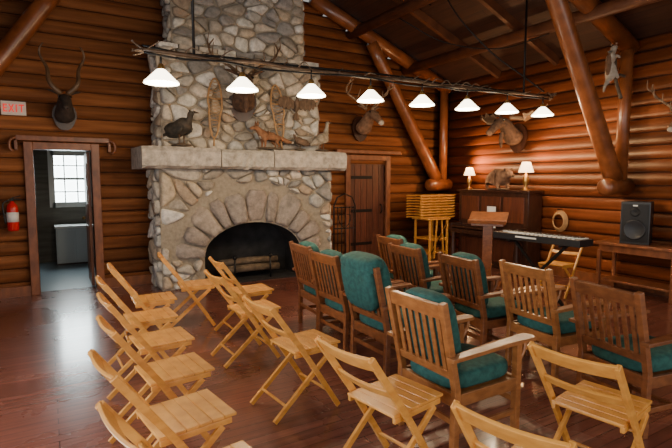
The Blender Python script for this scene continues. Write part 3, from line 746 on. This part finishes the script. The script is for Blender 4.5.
o=mb.obj('stuffed_badger',(7.08,6.12,1.440),math.radians(250)); o.scale=(1.15,1.15,1.25)
mb=MB()
R=Matrix.Rotation(math.radians(-20),3,'Y')
mb.box((0,0,1.04),(.40,.54,.025),M_oakd,R); mb.box((-.19,0,.99),(.02,.54,.06),M_oakd,R)
mb.box((.0,0,.97),(.28,.46,.09),M_oakd)
mb.bx(-.045,.045,-.07,.07,.05,.96,M_oakd); mb.bx(-.2,.2,-.2,.2,.02,.06,M_oakd)
for s in(-1,1): mb.bx(-.22,.22,s*.18-.03,s*.18+.03,0,.03,M_oakd)
mb.obj('lectern',(5.64,5.03,0),math.radians(35),bevel=.004)
mb=MB(); mb.box((0,0,.11),(.008,.15,.2),M_paper); mb.box((.006,0,.11),(.008,.17,.22),M_dark); mb.beam((.01,0,.12),(.07,0,0.005),.02,.006,M_dark)
o=mb.obj('notice_card'); o.location=(6.80,6.0,.732); o.scale=(1,1.3,1.9)
mb=MB(); cx,cy=6.48,7.22
for i in range(9):
    z=.88+i*.052
    for s in(-1,1): mb.beam((cx-.45,cy+s*.2,z),(cx+.42,cy+s*.2+.02,z),.03,.022,M_fold)
    for k in range(5): mb.box((cx-.4+.2*k,cy,z+.012),(.07,.42,.014),M_fold)
for s in(-1,1):
    mb.beam((cx+s*.22,cy-.22,0),(cx+s*.22,cy-.22,.86),.035,.035,M_fold); mb.beam((cx+s*.22,cy+.2,0),(cx+s*.22,cy+.2,.86),.035,.035,M_fold)
    mb.beam((cx-.22,cy+s*.2,.45),(cx+.22,cy+s*.2,.45),.02,.04,M_fold); mb.beam((cx-.22,cy-.22,.15),(cx+.22,cy-.22,.75),.02,.035,M_fold)
    mb.beam((cx+s*.12,cy-.24,.1),(cx+s*.06,cy-.24,.83),.03,.02,M_fold)
mb.box((cx,cy,.85),(.55,.5,.03),M_fold); mb.box((cx,cy,.47),(.5,.44,.02),M_fold); mb.box((cx,cy,.2),(.5,.44,.02),M_fold)
mb.obj('stacked_folding_chairs',bevel=.003)

mb=MB(); kz=.84
mb.bx(-.14,.14,-.60,.60,kz,kz+.08,M_black); mb.bx(.0,.13,-.55,.55,kz+.075,kz+.09,M_whitekey)
for i in range(47):
    if i%7 in(2,6): continue
    y=-.545+i*.0232; mb.bx(.0,.085,y+.015,y+.027,kz+.09,kz+.098,M_black)
mb.box((-.142,.1,kz+.045),(.004,.3,.02),M_whitekey)
for i in range(12): mb.box((-.1,-.5+i*.06,kz+.084),(.02,.03,.008),M_whitekey)
mb.box((-.07,.3,kz+.083),(.05,.2,.004),M_cab)
mb.obj('electronic_keyboard',(5.24,3.85,0),math.radians(2),bevel=.006)
mb=MB()
for y in(-.02,.02):
    s=1 if y>0 else -1
    mb.beam((0,-.42*s,.02),(0,.36*s,kz-.02),.03,.03,M_iron,side=(1,0,0))
for y in(-.42,.42): mb.beam((-.2,y,.015),(.2,y,.015),.035,.025,M_iron)
for y in(-.36,.36): mb.beam((-.14,y,kz-.015),(.14,y,kz-.015),.03,.025,M_iron)
mb.obj('keyboard_stand',(5.24,3.85,0),math.radians(2))
mb=MB(); 
mb.bx(6.8,7.3,3.0,4.1,.68,.72,M_trim); mb.bx(6.85,7.28,3.05,4.05,.58,.68,M_trim)
for x in(6.86,7.26):
    for y in(3.06,4.04): mb.bx(x-.025,x+.025,y-.025,y+.025,0,.6,M_trim)
mb.bx(6.86,7.26,3.06,4.04,.15,.18,M_trim)
mb.obj('side_table',bevel=.005)
mb=MB()
mb.poly([(-.17,-.18,0),(-.17,.18,0),(.17,.13,0),(.17,-.13,0)],(0,0,.58),M_black)
mb.bx(-.178,-.17,-.16,.16,.03,.55,M_iron)
mb.lathe([(0,.0),(.10,-.002),(.13,-.012),(.14,0)],(-.18,0,.2),M_black,20,'X'); mb.lathe([(.0,0),(.05,-.01),(.06,0)],(-.18,0,.44),M_iron,16,'X')
mb.box((-.185,0,.53),(.006,.06,.02),M_white)
mb.obj('loudspeaker',(7.06,3.62,.722),math.radians(12),bevel=.01)
mb=MB()
for k in range(5):
    r=.17-.012*k; P=[(7.32-.012*k,5.0+r*math.cos(t)*.8,.92+r*math.sin(t)) for t in [2*math.pi*i/24 for i in range(25)]]
    mb.tube(P,.011,M_wick,6)
mb.tube([(7.38,5.0,1.1),(7.24,5.0,1.12)],.01,M_iron,6)
mb.obj('coiled_rope')
mb=MB(); mb.bx(-.46,-.18,7.82,7.87,2.46,2.64,M_sign)
def seg(x,z,dx,dz): mb.bx(x,x+dx,7.812,7.82,z,z+dz,M_redl)
t=.014; H=.10; zb=2.50
x=-.435
seg(x,zb,t,H);seg(x,zb,.045,t);seg(x,zb+H/2-.006,.04,t);seg(x,zb+H-t,.045,t)
x=-.37; mb.beam((x,7.816,zb),(x+.05,7.816,zb+H),.008,t,M_redl); mb.beam((x+.05,7.816,zb),(x,7.816,zb+H),.008,t,M_redl)
x=-.295; seg(x,zb,t,H)
x=-.262; seg(x,zb+H-t,.06,t); seg(x+.024,zb,t,H)
mb.obj('exit_sign')
mb=MB()
mb.lathe([(0,0),(.06,0),(.068,.02),(.068,.3),(.055,.35),(.025,.38),(.02,.4),(0,.4)],(0,0,0),M_red,20)
mb.lathe([(.069,.12),(.0695,.12),(.0695,.25),(.069,.25)],(0,0,0),M_white,20)
mb.box((0,0,.42),(.04,.04,.04),M_iron); mb.beam((0,0,.44),(.1,0,.47),.02,.012,M_iron); mb.beam((0,0,.43),(.1,0,.42),.02,.01,M_iron)
mb.tube(curve_pts([(-.02,-.02,.42),(-.1,-.03,.36),(-.09,-.03,.2),(-.08,-.03,.1)],5),.012,M_black,6)
mb.box((0,0.08,.2),(.05,.04,.1),M_iron)
mb.obj('fire_extinguisher',(-.40,7.80,.92),0)

# ------------------------------------------------------------ lights
def area(name,loc,rot,sx,sy,e,c):
    l=bpy.data.lights.new(name,'AREA'); l.shape='RECTANGLE'; l.size=sx; l.size_y=sy; l.energy=e; l.color=c
    o=bpy.data.objects.new(name,l); o.location=loc; o.rotation_euler=rot; bpy.context.scene.collection.objects.link(o)
area('left_fill_a',(XL-.1,-.3,1.55),(0,math.radians(-90),0),1.4,1.7,90,(.94,.98,1))  # added fill light at an unseen opening in the left wall
area('left_fill_b',(XL-.1,3.2,1.55),(0,math.radians(-90),0),1.4,1.9,125,(.94,.98,1))  # second added fill from the unseen left side, brightens floor and chairs
area('room_front_fill',(2.5,-2.4,2.0),(math.radians(84),0,0),7,2.2,115,(1,.92,.80))  # broad fill added across the unseen open front, behind the camera
area('annex_window_daylight',((wx0+wx1)/2,AY-.06,(wz0+wz1)/2),(math.radians(-90),0,0),.6,.9,18,(.85,.97,1))
w=bpy.data.worlds.new('world'); bpy.context.scene.world=w; w.use_nodes=True
w.node_tree.nodes['Background'].inputs[0].default_value=(1,.95,.9,1); w.node_tree.nodes['Background'].inputs[1].default_value=.4
# ------------------------------------------------------------ camera
c=bpy.data.cameras.new('camera'); c.lens=26; c.sensor_width=36; c.clip_start=.05
co=bpy.data.objects.new('camera',c); co.location=(0,0,1.6); co.rotation_euler=(math.radians(90-5.18),0,math.radians(-30.8))
bpy.context.scene.collection.objects.link(co); bpy.context.scene.camera=co
